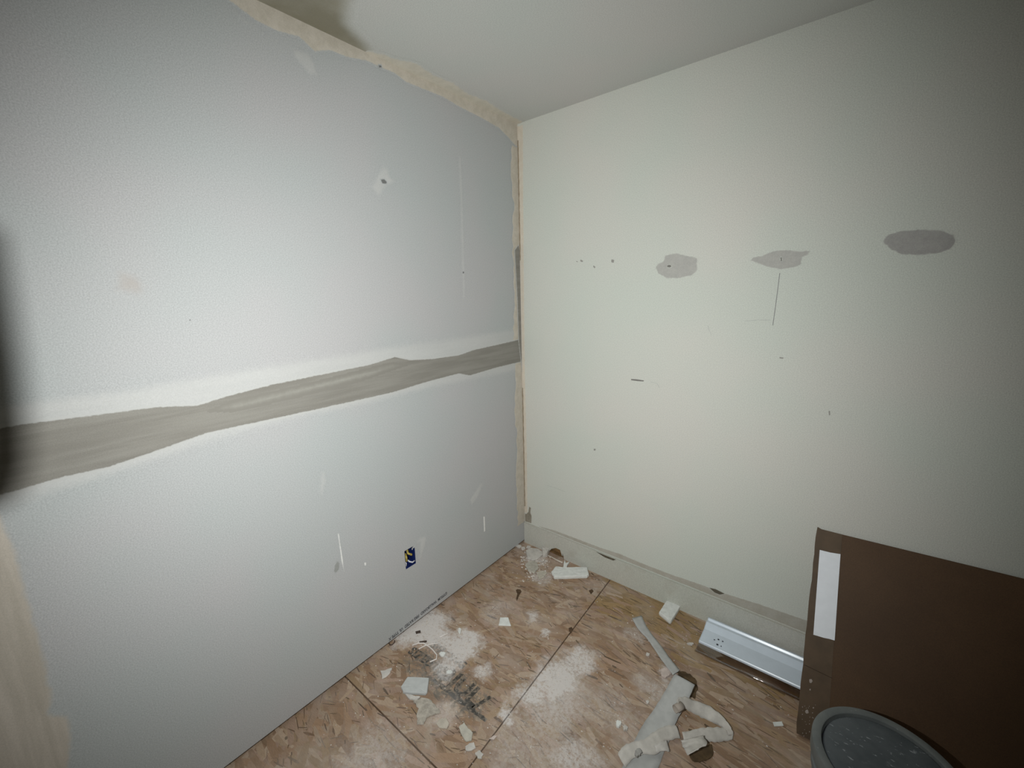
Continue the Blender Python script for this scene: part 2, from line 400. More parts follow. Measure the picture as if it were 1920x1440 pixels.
patch('damp_corner_compound', 'L', [(-.050, lw(975, 470)[1]), (-.012, lw(975, 466)[1] + .02), (-.001, lw(975, 470)[1]), (-.001, lw(978, 700)[1]), (-.030, lw(972, 640)[1]), (-.035, lw(972, 560)[1])], damp, wall_left, .008, .003, .0006, .003, label='dark damp streak down the corner')
def ragged_strip(side, v0, v1, w0, w1, n=60, amp=.012):
    out = []
    for i in range(n):
        t = i / (n - 1); z = v0 + (v1 - v0) * t
        out.append((-(w0 + (w1 - w0) * t) + amp * (math.sin(t * 31) * .4 + random.uniform(-.6, .6)), z))
    return out
cs = [(.05, .14)] + ragged_strip('L', .14, 2.33, .085, .055, 70, .016) + [(.05, 2.33)]
patch('corner_compound', 'L', cs, cream, wall_left, .010, .004, .0008, .0008, label='cream compound strip down the wall corner')
tp = [(380, -30), (440, 12), (480, 42), (520, 62), (560, 72), (590, 100), (620, 98), (650, 110), (690, 118), (715, 130), (740, 140), (760, 156), (800, 172), (830, 184), (860, 202), (900, 222), (935, 242), (955, 262), (966, 275)]
strip = [lw(*p) for p in tp] + [(.06, lw(966, 275)[1]), (.06, H + .06), (lw(380, -30)[0], H + .06)]
patch('ceiling_edge_compound', 'L', strip, cream, wall_left, .014, .006, .0010, .0006, label='cream ragged compound along the ceiling edge')
patch('compound_smear', 'L', [lw(*p) for p in [(543, 86), (556, 88), (580, 96), (592, 118), (604, 158), (590, 146), (584, 148), (566, 128), (548, 108)]], pale, wall_left, .02, .006, .0005, label='pale smear of compound near the ceiling')
patch('compound_smear', 'L', [lw(*p) for p in [(430, 10), (470, 40), (505, 66), (480, 62), (440, 32)]], pale, wall_left, .02, .006, .0005)
patch('compound_smear', 'L', [lw(*p) for p in [(700, 332), (715, 305), (730, 312), (735, 330), (750, 342), (725, 356), (712, 378), (702, 365), (690, 350)]], pale, wall_left, .03, .006, .0005)
patch('compound_smear', 'L', [lw(*p) for p in [(858, 290), (866, 290), (870, 400), (874, 560), (866, 560), (862, 400)]], pale, wall_left, .02, .006, .0005)
patch('compound_smear', 'L', [lw(*p) for p in [(598, 882), (612, 878), (616, 900), (606, 938), (594, 930)]], pale, wall_left, .03, .006, .0005)
patch('compound_smear', 'L', [lw(*p) for p in [(878, 938), (902, 902), (908, 906), (896, 935), (884, 950)]], pale, wall_left, .02, .006, .0005)
patch('compound_smear', 'L', [lw(*p) for p in [(772, 1030), (786, 1004), (802, 1002), (800, 1022), (790, 1050), (783, 1052), (785, 1020)]], pale, wall_left, .025, .005, .0005)
pink = patch_mat('tan_smudge', LW, (.42, .385, .36), None, lo=0., hi=1., opac=.75)
patch('tan_smudge', 'L', [lw(*p) for p in [(210, 500), (236, 503), (262, 514), (280, 535), (274, 560), (240, 555), (210, 550)]], pink, wall_left, .03, .01, .0004, label='faint tan smudge')
white = patch_mat('white_drip', LW, (.78, .77, .745), None, lo=.1, hi=.5, rag=.3)
patch('white_drip', 'L', [lw(*p) for p in [(632, 998), (636, 1000), (639, 1020), (643, 1045), (646, 1070), (649, 1077), (644, 1072), (639, 1050), (635, 1020)]], white, wall_left, .008, .003, .001, label='thin white drip of compound')
patch('white_drip', 'L', [lw(*p) for p in [(906, 968), (909, 968), (910, 996), (907, 998)]], white, wall_left, .006, .003, .001)
patch('white_drip', 'L', [lw(*p) for p in [(682, 1054), (687, 1054), (687, 1061), (683, 1061)]], white, wall_left, .006, .003, .001)
greys = patch_mat('grey_smudge', LW, (.31, .315, .30), None, lo=.1, hi=.6)
patch('grey_smudge', 'L', [lw(*p) for p in [(632, 1050), (638, 1054), (637, 1068), (628, 1078), (624, 1072), (626, 1060)]], greys, wall_left, .012, .004, .0005, label='small grey smudge beside the white drip')
darkp = patch_mat('dark_dimple', LW, (.17, .17, .165), None, lo=.1, hi=.5, rag=.2)
patch('screw_dimple', 'L', [lw(*p) for p in [(712, 336), (720, 335), (726, 342), (724, 346), (716, 345)]], darkp, wall_left, .008, .003, .0003, .0022, label='dark screw dimple')
patch('screw_dimple', 'L', [lw(*p) for p in [(708, 121), (715, 122), (716, 128), (710, 129)]], darkp, wall_left, .008, .003, .0003, .0022)
patch('screw_dimple', 'L', [lw(*p) for p in [(867, 509), (870, 509), (870, 513), (867, 513)]], darkp, wall_left, .004, .002, .0003, .0012)
patch('screw_dimple', 'L', [lw(*p) for p in [(354, 598), (358, 598), (358, 602), (354, 602)]], darkp, wall_left, .004, .002, .0003, .0012)
near = [(-10, 925), (15, 962), (48, 1040), (60, 1100), (78, 1160), (98, 1230), (103, 1275), (112, 1300), (104, 1330), (140, 1334), (146, 1380), (138, 1460), (-30, 1480), (-120, 1400), (-120, 925)]
beige = patch_mat('beige_joint_compound', LW, (.54, .485, .42), (.44, .395, .335), (1, 8, .7), 3, lo=.2, hi=.7, ragscale=45)
patch('butt_joint_compound', 'L', [lw(*p) for p in near], beige, wall_left, .03, .010, .001, .0006, label='beige compound strip down the near joint')
# ceiling: compound line and a darker brownish area
cce = patch_mat('ceiling_compound', CE, (.66, .615, .53), (.60, .56, .48), (3, 3, 3), 9, lo=.2, hi=.7, ragscale=70)
cp = lambda x, y: tuple(un(x, y, 2, H)[:2])
cpl = [(-.06, .05), (.05, .05), (.055, -.15), (.075, -.30), (.06, -.42), (.085, -.52), (.07, -.62), (.09, -.72), (.06, -.78), (.045, -.85), (.02, -.90), (-.06, -.92)]
patch('ceiling_compound', 'C', cpl, cce, ceiling, .03, .006, .0008, jit=.004, label='cream compound along the ceiling corner')
drab = patch_mat('brown_ceiling', CE, (.27, .25, .19), (.34, .32, .26), (1, 1, 1), 5, lo=0., hi=1., rag=.3, ragscale=14)
patch('brown_ceiling_area', 'C', [(-.06, -.84), (.02, -.84), (.07, -.90), cp(668, 45), cp(672, 15), cp(690, -30), cp(640, -120), (.6, -2.2), (-.06, -2.2)], drab, ceiling, .07, .012, .0004, label='darker brownish area of the ceiling')
# right wall
rcream = patch_mat('cream_paint_edge', RWc, (.60, .535, .445), (.63, .575, .49), (3, 3, 3), 9, lo=.15, hi=.6)
patch('corner_compound', 'R', [(-.04, .15), (.026, .15), (.030, .6), (.026, 1.1), (.030, 1.6), (.036, 2.1), (.042, 2.43), (-.04, 2.43)], rcream, wall_right, .010, .004, .0006, jit=.002, label='cream compound strip along the corner')
raw = patch_mat('raw_wall_strip', RWc, (.40, .375, .32), (.44, .42, .37), (3, 3, 3), 8, lo=.1, hi=.45, ragscale=60)
rs = [(987, 980), (1040, 994), (1085, 1011), (1125, 1026), (1162, 1038), (1210, 1058), (1260, 1077), (1310, 1094), (1356, 1111), (1420, 1131), (1470, 1148), (1540, 1172), (1700, 1225)]
patch('raw_wall_strip', 'R', [rw(*p) for p in rs] + [(1.75, .142), (.01, .142)], raw, wall_right, .008, .005, .0005, label='raw grey strip above the baseboard')
bare_g = patch_mat('bare_corner_patch', RWc, (.24, .215, .17), (.31, .28, .23), (3, 3, 3), 12, lo=.1, hi=.5)
patch('bare_patch', 'R', [(.002, .142), (.055, .146), (.058, .20), (.05, .215), (.053, .255), (.035, .26), (.03, .22), (.012, .20), (.002, .21)], bare_g, wall_right, .008, .004, .0005, .0014, label='unpainted brown patch low in the corner')
spk = patch_mat('grey_spackle', RWc, (.41, .40, .375), (.44, .43, .40), (2, 2, 2), 18, lo=.2, hi=.6, ragscale=75, rag=1.)
spk2 = patch_mat('darker_spackle', RWc, (.35, .34, .325), (.39, .38, .36), (2, 2, 2), 14, lo=.2, hi=.6, ragscale=75, rag=1.)
R1 = [(1227, 503), (1232, 494), (1243, 489), (1246, 477), (1268, 473), (1290, 478), (1309, 482), (1309, 508), (1298, 518), (1275, 523), (1250, 523), (1234, 515)]
R2 = [(1404, 489), (1412, 480), (1428, 478), (1448, 469), (1475, 466), (1500, 469), (1523, 468), (1518, 478), (1506, 484), (1504, 497), (1490, 503), (1465, 507), (1440, 503), (1424, 497)]
R3 = [(1650, 452), (1664, 439), (1690, 430), (1730, 428), (1765, 429), (1790, 438), (1796, 452), (1786, 468), (1762, 477), (1720, 481), (1690, 480), (1668, 470)]
patch('spackle_patch', 'R', [rw(*p) for p in R1], spk, wall_right, .012, .004, .0007, label='leftmost round grey spackle patch with a dark nail hole')
patch('spackle_patch', 'R', [rw(*p) for p in R2], spk, wall_right, .012, .004, .0007, label='middle ragged grey spackle patch above the pencil line')
patch('spackle_patch', 'R', [rw(*p) for p in R3], spk2, wall_right, .012, .004, .0007, label='rightmost and darkest oval spackle patch')
chipd = patch_mat('dark_chip', RWc, (.12, .105, .08), None, lo=.05, hi=.4, rag=.2)
dk = patch_mat('dark_mark', RWc, (.20, .19, .175), None, lo=.05, hi=.4, rag=.2)
def mark(pts, name='scuff_mark', mat=dk, fe=.004, st=.0022, h0=.0004, **k): return patch(name, 'R', [rw(*p) for p in pts], mat, wall_right, fe, st, .0003, h0, **k)
mark([(1251, 497), (1257, 496), (1260, 500), (1256, 502), (1251, 501)], 'nail_hole', h0=.0016, label='dark nail hole')
mark([(1463, 482), (1466, 482), (1467, 490), (1464, 490)], 'nail_hole', fe=.003, h0=.0016)
mark([(1183, 710), (1195, 711), (1208, 713), (1207, 715.5), (1193, 714.5), (1183, 713)], label='short dark scuff')
dk = patch_mat('faint_mark', RWc, (.30, .29, .265), None, lo=.05, hi=.4, rag=.2)
mark.__defaults__ = ('scuff_mark', dk, .004, .0022, .0004)
mark([(1553, 770), (1557, 770), (1557, 779), (1554, 779)]); mark([(1461, 669), (1470, 670), (1469, 673), (1461, 672)])
mark([(1113, 841), (1117, 841), (1117, 845), (1113, 845)]); mark([(1088, 486), (1094, 489), (1092, 492), (1088, 490)])
mark([(1080, 489), (1084, 490), (1083, 492), (1080, 491)]); mark([(1112, 497), (1117, 500), (1115, 504), (1112, 500)]); mark([(1146, 486), (1152, 487), (1151, 493), (1146, 492)])
mark([(1329, 1101), (1342, 1104), (1352, 1109), (1360, 1113), (1350, 1115), (1340, 1111)], 'chipped_spot', chipd, h0=.0016, label='dark chip in the strip')
chipm = mottled('chip_dark', (.10, .085, .06), .3, 60)
P = [rw(*p, -.012) for p in [(1117, 1034), (1135, 1041), (1155, 1049), (1150, 1051), (1134, 1045)]]
mesh('chipped_spot', [(x, -.0126, min(z, .139)) for x, z in P], [tuple(range(5))], chipm, baseboard)
pm = mottled('pencil', (.24, .24, .235), .1, 60, bump=0)
def line(pts, wd, name='pencil_line', f=rw, surf='R', parent=None, mat=pm, h=.0009):
    V = []; F = []
    for i, p in enumerate(pts):
        a = np.array(f(*p)); q = np.array(f(*pts[min(i + 1, len(pts) - 1)])) - np.array(f(*pts[max(i - 1, 0)])); nn = np.array([-q[1], q[0]]) / np.linalg.norm(q) * wd / 2
        V += [TO[surf](*(a + nn), h), TO[surf](*(a - nn), h)]
        if i: b = 2 * i; F.append((b - 2, b - 1, b + 1, b))
    return mesh(name, V, F, mat, parent or wall_right)
line([(1462, 512), (1458, 545), (1454, 575), (1449, 610)], .0022)
pm2 = mottled('faint_pencil', (.46, .47, .44), .1, 60, bump=0)
line([(1397, 602), (1420, 600), (1444, 600)], .0022, mat=pm2); line([(1327, 610), (1330, 620), (1334, 628)], .0018, mat=pm2)
line([(1220, 716), (1232, 719), (1237, 727)], .0018, mat=pm2); line([(1026, 910), (1045, 916), (1060, 922)], .002, mat=pm2)
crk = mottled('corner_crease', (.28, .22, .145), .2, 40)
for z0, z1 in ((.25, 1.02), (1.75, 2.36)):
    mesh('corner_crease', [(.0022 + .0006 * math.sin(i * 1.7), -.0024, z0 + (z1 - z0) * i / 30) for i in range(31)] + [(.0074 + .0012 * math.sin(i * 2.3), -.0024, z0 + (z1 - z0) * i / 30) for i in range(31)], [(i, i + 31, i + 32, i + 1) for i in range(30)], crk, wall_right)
# print along the bottom edge of the drywall, upside down, and the stamp on the floor panel
def text_mesh(name, body, size, mat, mw, parent):
    cu = bpy.data.curves.new(name, 'FONT'); cu.body = body; cu.size = size; cu.resolution_u = 2; cu.offset = size * .035
    o = bpy.data.objects.new(name, cu); C.objects.link(o); bpy.context.view_layer.update()
    me = bpy.data.meshes.new_from_object(o.evaluated_get(bpy.context.evaluated_depsgraph_get())); bpy.data.objects.remove(o); bpy.data.curves.remove(cu)
    me.transform(mw); return link(name, me, mat, parent)
ink = mottled('drywall_ink', (.10, .10, .105), .2, 80, bump=0)
ya, za = lw(728, 1196); yb, zb = lw(838, 1109)
ex = Vector((0, ya - yb, za - zb)).normalized(); ez = Vector((1, 0, 0)); ey = ez.cross(ex)   # reads from the corner end, upside down
tm = Matrix(((ex.x, ey.x, ez.x, .0008), (ex.y, ey.y, ez.y, yb), (ex.z, ey.z, ez.z, zb), (0, 0, 0, 1)))
t = text_mesh('edge_print', 'GYPSUM  WALLBOARD  FIRE RATED  UL TYPE X', .022, ink, tm, wall_left)
tl = max(v.co.y for v in t.data.vertices) - min(v.co.y for v in t.data.vertices); k = abs(ya - yb) / tl
for v in t.data.vertices: v.co.y = yb + (v.co.y - yb) * k; v.co.z = zb + (zb - v.co.z) * -1.0 if False else v.co.z
t['label'] = 'dark upside-down print along the drywall edge'
n = NT('stamp_ink'); nzz = n.noise(55, 5, .75); nz2 = n.noise(9, 2)
fac = n.remap(n.math('ADD', nzz, n.math('MULTIPLY', nz2, .2)), .53, .76)
M['stamp'] = osb_finish(n, n.mix(fac, (.055, .052, .046), (.26, .21, .165)), grime=False)
def stamp(body, pa, pb, size, z=.0016):
    a = Vector((*fl(*pa), 0)); b = Vector((*fl(*pb), 0)); ex = (b - a).normalized(); ez = Vector((0, 0, 1)); ey = ez.cross(ex)
    tm = Matrix(((ex.x, ey.x, 0, a.x), (ex.y, ey.y, 0, a.y), (0, 0, 1, z), (0, 0, 0, 1)))
    return text_mesh('stamp', body, size, M['stamp'], tm, panels[0])
stamp('OJUL/', (812, 1262), (900, 1338), .105)
stamp('SIZED FOR', (764, 1224), (860, 1290), .055, .0022)['label'] = 'worn dark stamped letters on the board'
stamp('SPACING', (806, 1212), (905, 1282), .05, .0019)
a = fl(812, 1274); b = fl(912, 1352)
V = []; F = []
for i in range(25):
    t_ = i / 24; x = a[0] + (b[0] - a[0]) * t_; y = a[1] + (b[1] - a[1]) * t_; wd = .004 + .004 * random.random() + .004 * math.sin(t_ * 3.1)
    V += [(x, y + wd, .0015), (x, y - wd, .0015)]
    if i: F.append((2 * i - 2, 2 * i - 1, 2 * i + 1, 2 * i))
mesh('stamp_line', V, F, M['stamp'], panels[0])
knot = mottled('dark_knot', (.085, .052, .03), .3, 60)
def flatpatch(name, pts, mat, parent, z=.0018): return mesh(name, [(*fl(*p), z) for p in pts], [tuple(range(len(pts)))], mat, parent)
flatpatch('wood_knot', [(967, 1107), (970, 1105), (976, 1106), (978, 1110), (974, 1116), (971, 1123), (969, 1128), (968, 1122), (970, 1114)], knot, panels[0])
flatpatch('wood_knot', [(1066, 1178), (1072, 1176), (1075, 1181), (1071, 1188), (1067, 1184)], knot, panels[1])
flatpatch('wood_knot', [(1104, 1108), (1110, 1105), (1113, 1109), (1108, 1115)], knot, panels[0])

# ------------------------------------------------------------------ outlet box
blue = mottled('blue_box_plastic', (.009, .019, .105), .25, 40, .45, .5, 0)
yel = mottled('yellow_wire', (.40, .31, .07), .35, 60, .5, .4, 0)
whi = mottled('white_cable', (.62, .62, .66), .1, 60, .5, .4, 0)
y0, y1, z0, z1 = OB
ob = tag(empty('outlet_box', (-.04, (y0 + y1) / 2, (z0 + z1) / 2)), 'open blue outlet box with yellow wire ends set in the left wall', 'outlet')
def inv(o, par): o.matrix_parent_inverse = Matrix.Translation(-par.location); return o
bm = bmesh.new(); D = .062; a0, a1, b0, b1 = y0 + .001, y1 - .001, z0 + .001, z1 - .001
v = [bm.verts.new(p) for p in ((-.002, a0, b0), (-.002, a1, b0), (-.002, a1, b1), (-.002, a0, b1), (-D, a0, b0), (-D, a1, b0), (-D, a1, b1), (-D, a0, b1))]
for f in ((4, 5, 6, 7), (0, 1, 5, 4), (1, 2, 6, 5), (2, 3, 7, 6), (3, 0, 4, 7)): bm.faces.new([v[i] for i in f])
o = frombm('box_body', bm, blue, ob); inv(o, ob)
sd = o.modifiers.new('t', 'SOLIDIFY'); sd.thickness = .002; sd.offset = 1
cy, cz = (y0 + y1) / 2, (z0 + z1) / 2
for pts, mat, r, nm in [([(-.055, cy + .01, cz + .03), (-.03, cy + .006, cz + .024), (-.012, cy - .002, cz + .016), (-.006, cy + .010, cz + .008), (-.010, cy + .014, cz + .002)], yel, .0052, 'wire'),
                        ([(-.05, cy - .01, cz + .01), (-.02, cy - .010, cz + .012), (-.008, cy - .016, cz + .002), (-.007, cy - .018, cz - .014)], yel, .0050, 'wire'),
                        ([(-.04, cy - .004, cz - .018), (-.008, cy + .000, cz - .026), (-.004, cy + .012, cz - .034), (-.006, cy + .026, cz - .034)], whi, .0036, 'cable'),
                        ([(-.03, cy - .018, cz - .018), (-.008, cy - .019, cz - .024), (-.010, cy - .020, cz - .040)], whi, .0022, 'cable')]:
    bm = bmesh.new(); tube(bm, pts, r, 8); inv(frombm(nm, bm, mat, ob, True), ob)

# ------------------------------------------------------------------ scraps on the floor
gyp = mottled('gypsum', (.54, .52, .48), .10, 60, .9, .15, .4, 90)
gypw = mottled('white_gypsum', (.70, .71, .68), .07, 50, .9, .15, .4, 90)
paper = mottled('grey_paper_face', (.43, .43, .415), .06, 40, .85, .15, .1)
papl = mottled('pale_paper', (.56, .53, .49), .12, 35, .85, .15, .3, 80)
pinkc = mottled('pinkish_plaster', (.56, .475, .43), .12, 50, .9, .15, .4, 80)
darks = mottled('dark_scrap', (.07, .05, .04), .2, 50)
def scrap(name, pts, th, mat, label, cat='debris', group=None, lift=0., jit=.002, seg=3, lean=None, side=None):
    """a broken piece: outline on its top face, ragged edge, own thickness"""
    P = [fl(*p, th + lift) for p in pts]; Q = []
    for a, b in zip(P, P[1:] + P[:1]):
        for i in range(seg):
            t = i / seg; j = jit if i else jit * .3
            Q.append((a[0] + (b[0] - a[0]) * t + random.uniform(-j, j), a[1] + (b[1] - a[1]) * t + random.uniform(-j, j)))
    cx = sum(q[0] for q in Q) / len(Q); cy = sum(q[1] for q in Q) / len(Q)
    o0 = Vector((cx, cy, .0014)); bm = bmesh.new(); n_ = len(Q)
    rings = []
    for sc, zz in ((.97, 0.), (1.02, th * .45), (1.0, th * .9), (.96, th)):
        rings.append([bm.verts.new(((x - cx) * sc, (y - cy) * sc, lift + max(0, zz * random.uniform(.93, 1.05)) if zz else lift)) for x, y in Q])
    for A, B in zip(rings, rings[1:]):
        for i in range(n_): bm.faces.new((A[i], A[(i + 1) % n_], B[(i + 1) % n_], B[i]))
    c1 = bm.verts.new((0, 0, lift + th * random.uniform(.97, 1.03))); c0 = bm.verts.new((0, 0, lift))
    for i in range(n_): bm.faces.new((rings[-1][i], rings[-1][(i + 1) % n_], c1)); bm.faces.new((rings[0][(i + 1) % n_], rings[0][i], c0))
    o = frombm(name, bm, mat); o.location = o0
    return tag(o, label, cat, group)
def px_round(cx, cy, rx, ry, n=9, j=.36):
    rx *= .78; ry *= .78
    return [(cx + rx * math.cos(k * 2 * math.pi / n) * (1 + random.uniform(-j, j)), cy + ry * math.sin(k * 2 * math.pi / n) * (1 + random.uniform(-j, j))) for k in range(n)]
scrap('drywall_offcut', [(1034, 1071), (1042, 1062), (1060, 1064), (1080, 1063), (1101, 1064), (1104, 1076), (1101, 1079), (1070, 1080), (1039, 1081)], .020, gypw, 'long white drywall offcut lying in front of the baseboard hole', 'drywall scrap', jit=.0015)
scrap('drywall_offcut', [(1236, 1147), (1249, 1127), (1257, 1124), (1277, 1134), (1259, 1163), (1256, 1164)], .022, gypw, 'white block-shaped drywall offcut standing by the baseboard', 'drywall scrap', jit=.001)
scrap('drywall_offcut', [(752, 1287), (764, 1269), (804, 1271), (801, 1296), (798, 1300), (756, 1297)], .013, mottled('grey_face_drywall', (.50, .51, .50), .05, 40), 'square grey drywall piece nearest the left wall', 'drywall scrap', jit=.001)
scrap('drywall_offcut', [(935, 1172), (938, 1158), (953, 1158), (958, 1173)], .006, gypw, 'small white trapezoid drywall piece alone in the floor middle', 'drywall scrap', jit=.0007)
scrap('plaster_crumb', [(713, 1258), (722, 1257), (735, 1252), (732, 1261), (724, 1269), (716, 1273), (716, 1264)], .005, papl, 'small tan paper-faced crumb left of the square drywall piece', 'debris')
scrap('plaster_lump', [(775, 1315), (790, 1308), (806, 1311), (815, 1320), (822, 1328), (824, 1337), (812, 1340), (800, 1345), (795, 1357), (782, 1358), (780, 1342), (785, 1328)], .006, mottled('dusty_plaster', (.42, .38, .325), .2, 60, bump=.6), 'flat crumbled plaster lump in front of the square drywall piece', 'debris', jit=.004)
scrap('plaster_lump', [(760, 1301), (775, 1304), (788, 1306), (782, 1313), (768, 1310)], .008, papl, 'crumbly strip along the front edge of the square drywall piece', 'debris', jit=.003)
scrap('drywall_chip', [(818, 1356), (824, 1348), (836, 1346), (842, 1356), (838, 1366), (824, 1364)], .006, mottled('tan_chip', (.50, .45, .38), .1, 50), 'pale round chip first of a row toward the near seam', 'debris')
scrap('drywall_chip', [(860, 1363), (870, 1354), (878, 1366), (886, 1374), (884, 1388), (874, 1390), (866, 1378)], .006, mottled('greenish_chip', (.48, .455, .39), .1, 50), 'elongated pale chip, largest of the row near the seam', 'debris')
scrap('drywall_chip', [(872, 1400), (880, 1394), (889, 1392), (892, 1402), (884, 1407), (874, 1407)], .005, papl, 'pale chip just in front of the elongated chip', 'debris')
scrap('drywall_chip', [(891, 1411), (900, 1407), (907, 1414), (903, 1422), (895, 1421)], .005, papl, 'pale chip lying on the seam, last of the row', 'debris')
scrap('plaster_crumb', [(917, 1385), (926, 1379), (932, 1380), (926, 1387)], .004, pinkc, 'thin pinkish flake on the floor seam', 'debris', jit=.001)
scrap('plaster_crumb', px_round(1160, 1356, 7, 7), .010, gypw, 'white crumb, larger of a pair left of the grey strip', 'debris')
scrap('plaster_crumb', px_round(1172, 1365, 6, 7), .009, papl, 'cream crumb, smaller of a pair left of the grey strip', 'debris')
scrap('drywall_chip', [(1449, 1354), (1466, 1353), (1469, 1361), (1452, 1362)], .003, gypw, 'small flat white chip near the foot of the brown board', 'debris', jit=.0005)
scrap('plaster_lump', px_round(1248, 1260, 11, 11, 12), .010, pinkc, 'pinkish powdery lump beside the thin paper strip', 'debris', jit=.003)
scrap('plaster_crumb', px_round(862, 1182, 4, 6), .006, gypw, 'bright white crumb at the far edge of the powder heap', 'debris')
scrap('plaster_crumb', px_round(830, 1226, 7, 6), .008, gypw, 'white lump at the end of the curled shaving', 'debris')
scrap('plaster_crumb', px_round(843, 1259, 8, 4), .006, gypw, 'white crumb on the stamped letters', 'debris')
scrap('plaster_crumb', px_round(1295, 1207, 7, 4), .005, papl, 'pale crumb near the end of the white metal channel', 'debris')
scrap('plaster_crumb', px_round(1215, 1227, 4, 4), .005, papl, 'round crumb left of the thin paper strip', 'debris')
scrap('plaster_crumb', px_round(1214, 1316, 4, 4), .005, papl, 'tiny pale crumb left of the wide grey strip', 'debris')
scrap('plaster_chunk', [(986, 1032), (996, 1027), (1010, 1029), (1020, 1036), (1012, 1044), (1000, 1050), (990, 1046)], .012, papl, 'pale plaster chunk left of the baseboard hole', 'debris', jit=.004)
scrap('plaster_chunk', [(1016, 1026), (1024, 1020), (1031, 1026), (1026, 1036), (1018, 1038)], .030, papl, 'upright plaster flake against the baseboard by the hole', 'debris', jit=.002)
scrap('plaster_chunk', [(984, 1060), (994, 1051), (1006, 1054), (1010, 1064), (1002, 1074), (990, 1070)], .008, mottled('grey_plaster', (.46, .43, .37), .15, 60, bump=.5), 'flat grey plaster chunk in front of the corner', 'debris', jit=.004)
scrap('plaster_chunk', [(1006, 1072), (1018, 1070), (1026, 1074), (1020, 1082), (1010, 1086)], .007, mottled('grey_plaster_b', (.48, .44, .37), .15, 60, bump=.5), 'crumbly plaster chunk at the left end of the long white offcut', 'debris', jit=.003)
for k, (x, y) in enumerate([(974, 1024), (981, 1027), (991, 1025), (969, 1021)]):
    scrap('plaster_crumb', px_round(x, y, 4.5, 3), .010, papl, ['crumb at the foot of the wall corner, second from the left', 'crumb at the foot of the wall corner, third from the left', 'crumb at the foot of the wall corner, nearest the hole', 'crumb in the very corner of the walls'][k], 'debris')
# torn paper star, white stick and small shaving by the hole
P = [(1056, 1068), (1057, 1056), (1059, 1050), (1061, 1056), (1068, 1053), (1063, 1060), (1063, 1066)]
scrap('torn_paper', P, .010, gypw, 'small star-shaped torn paper standing behind the white offcut', 'paper', lift=.010, jit=.0006)
def stick(name, pts, r, mat, label, cat='debris', z=.004, zs=None, sq=1.):
    Q = [(*fl(*p, (zs[i] if zs else z)), (zs[i] if zs else z)) for i, p in enumerate(pts)]; c = Vector(Q[0])
    bm = bmesh.new(); tube(bm, [Vector(p) - c for p in Q], r, 6); o = frombm(name, bm, mat, None, True); o.location = c
    return tag(o, label, cat)
stick('wood_splinter', [(1024, 1040), (1035, 1045), (1046, 1051), (1055, 1055)], [.004, .003, .004, .0055], mottled('pale_splinter', (.60, .54, .47), .08, 50), 'pale splinter lying across the mouth of the hole', 'splinter', .007)
stick('paper_shaving', [(1012, 1051), (1016, 1054), (1019, 1052), (1022, 1049)], .0025, papl, 'tiny v-shaped shaving left of the hole', 'debris', .004)
shav = mottled('white_shaving', (.72, .67, .63), .06, 50)
stick('paper_shaving', [(773, 1210), (784, 1206), (795, 1206), (804, 1212), (812, 1219), (819, 1228), (818, 1236), (806, 1241)], .0030, shav, 'longest curled white shaving on the powder heap', 'debris', .006)
stick('paper_shaving', [(785, 1217), (798, 1210), (812, 1207), (822, 1206)], .0026, shav, 'white shaving crossing under the longest curl', 'debris', .005)
stick('paper_shaving', [(824, 1195), (832, 1191), (841, 1187)], .0026, shav, 'short straight white shaving at the back of the powder heap', 'debris', .005)
scrap('dark_chip', [(779, 1184), (788, 1182), (789, 1186), (780, 1188)], .004, darks, 'short dark chip on the white powder by the left wall', 'debris', jit=.0003)
scrap('dark_chip', [(786, 1203), (800, 1201), (800, 1204), (787, 1205)], .003, darks, 'thin dark sliver behind the longest curled shaving', 'debris', jit=.0003)
stick('wire_ring', [(729, 1205), (731, 1209), (735, 1209), (740, 1204), (740, 1201)], .0022, darks, 'dark bent wire piece against the foot of the left wall', 'wire', .004)

# ribbons: paper and tape strips with real curl
def ribbon(name, L, Rr, mat, label, cat, th=.0012, crink=.0022):
    """L, Rr: left and right edges as (px, py, z)"""
    A = [Vector((*fl(x, y, z), z)) for x, y, z in L]; B = [Vector((*fl(x, y, z), z)) for x, y, z in Rr]
    def smooth(Pn, m=4):
        out = []
        for i in range(len(Pn) - 1):
            p0, p1, p2, p3 = Pn[max(i - 1, 0)], Pn[i], Pn[i + 1], Pn[min(i + 2, len(Pn) - 1)]
            for k in range(m):
                t = k / m; out.append(.5 * (2 * p1 + (p2 - p0) * t + (2 * p0 - 5 * p1 + 4 * p2 - p3) * t * t + (3 * p1 - p0 - 3 * p2 + p3) * t ** 3))
        return out + [Pn[-1]]
    A, B = smooth(A), smooth(B)
    A = [a + Vector((random.uniform(-1, 1), random.uniform(-1, 1), random.uniform(-.5, 1))) * crink for a in A]
    B = [a + Vector((random.uniform(-1, 1), random.uniform(-1, 1), random.uniform(-.5, 1))) * crink for a in B]
    c = Vector((A[0].x, A[0].y, 0)); V = []; F = []; K = 5
    for a, b in zip(A, B):
        for k in range(K): V.append(a.lerp(b, k / (K - 1)) - c + Vector((0, 0, crink * .8 * random.uniform(-1, 1) if 0 < k < K - 1 else 0)))
    for i in range(len(A) - 1):
        for k in range(K - 1): q = i * K + k; F.append((q, q + 1, q + K + 1, q + K))
    o = mesh(name, V, F, mat, None, True); o.location = c
    sd = o.modifiers.new('thickness', 'SOLIDIFY'); sd.thickness = th; sd.offset = 0
    return tag(o, label, cat)
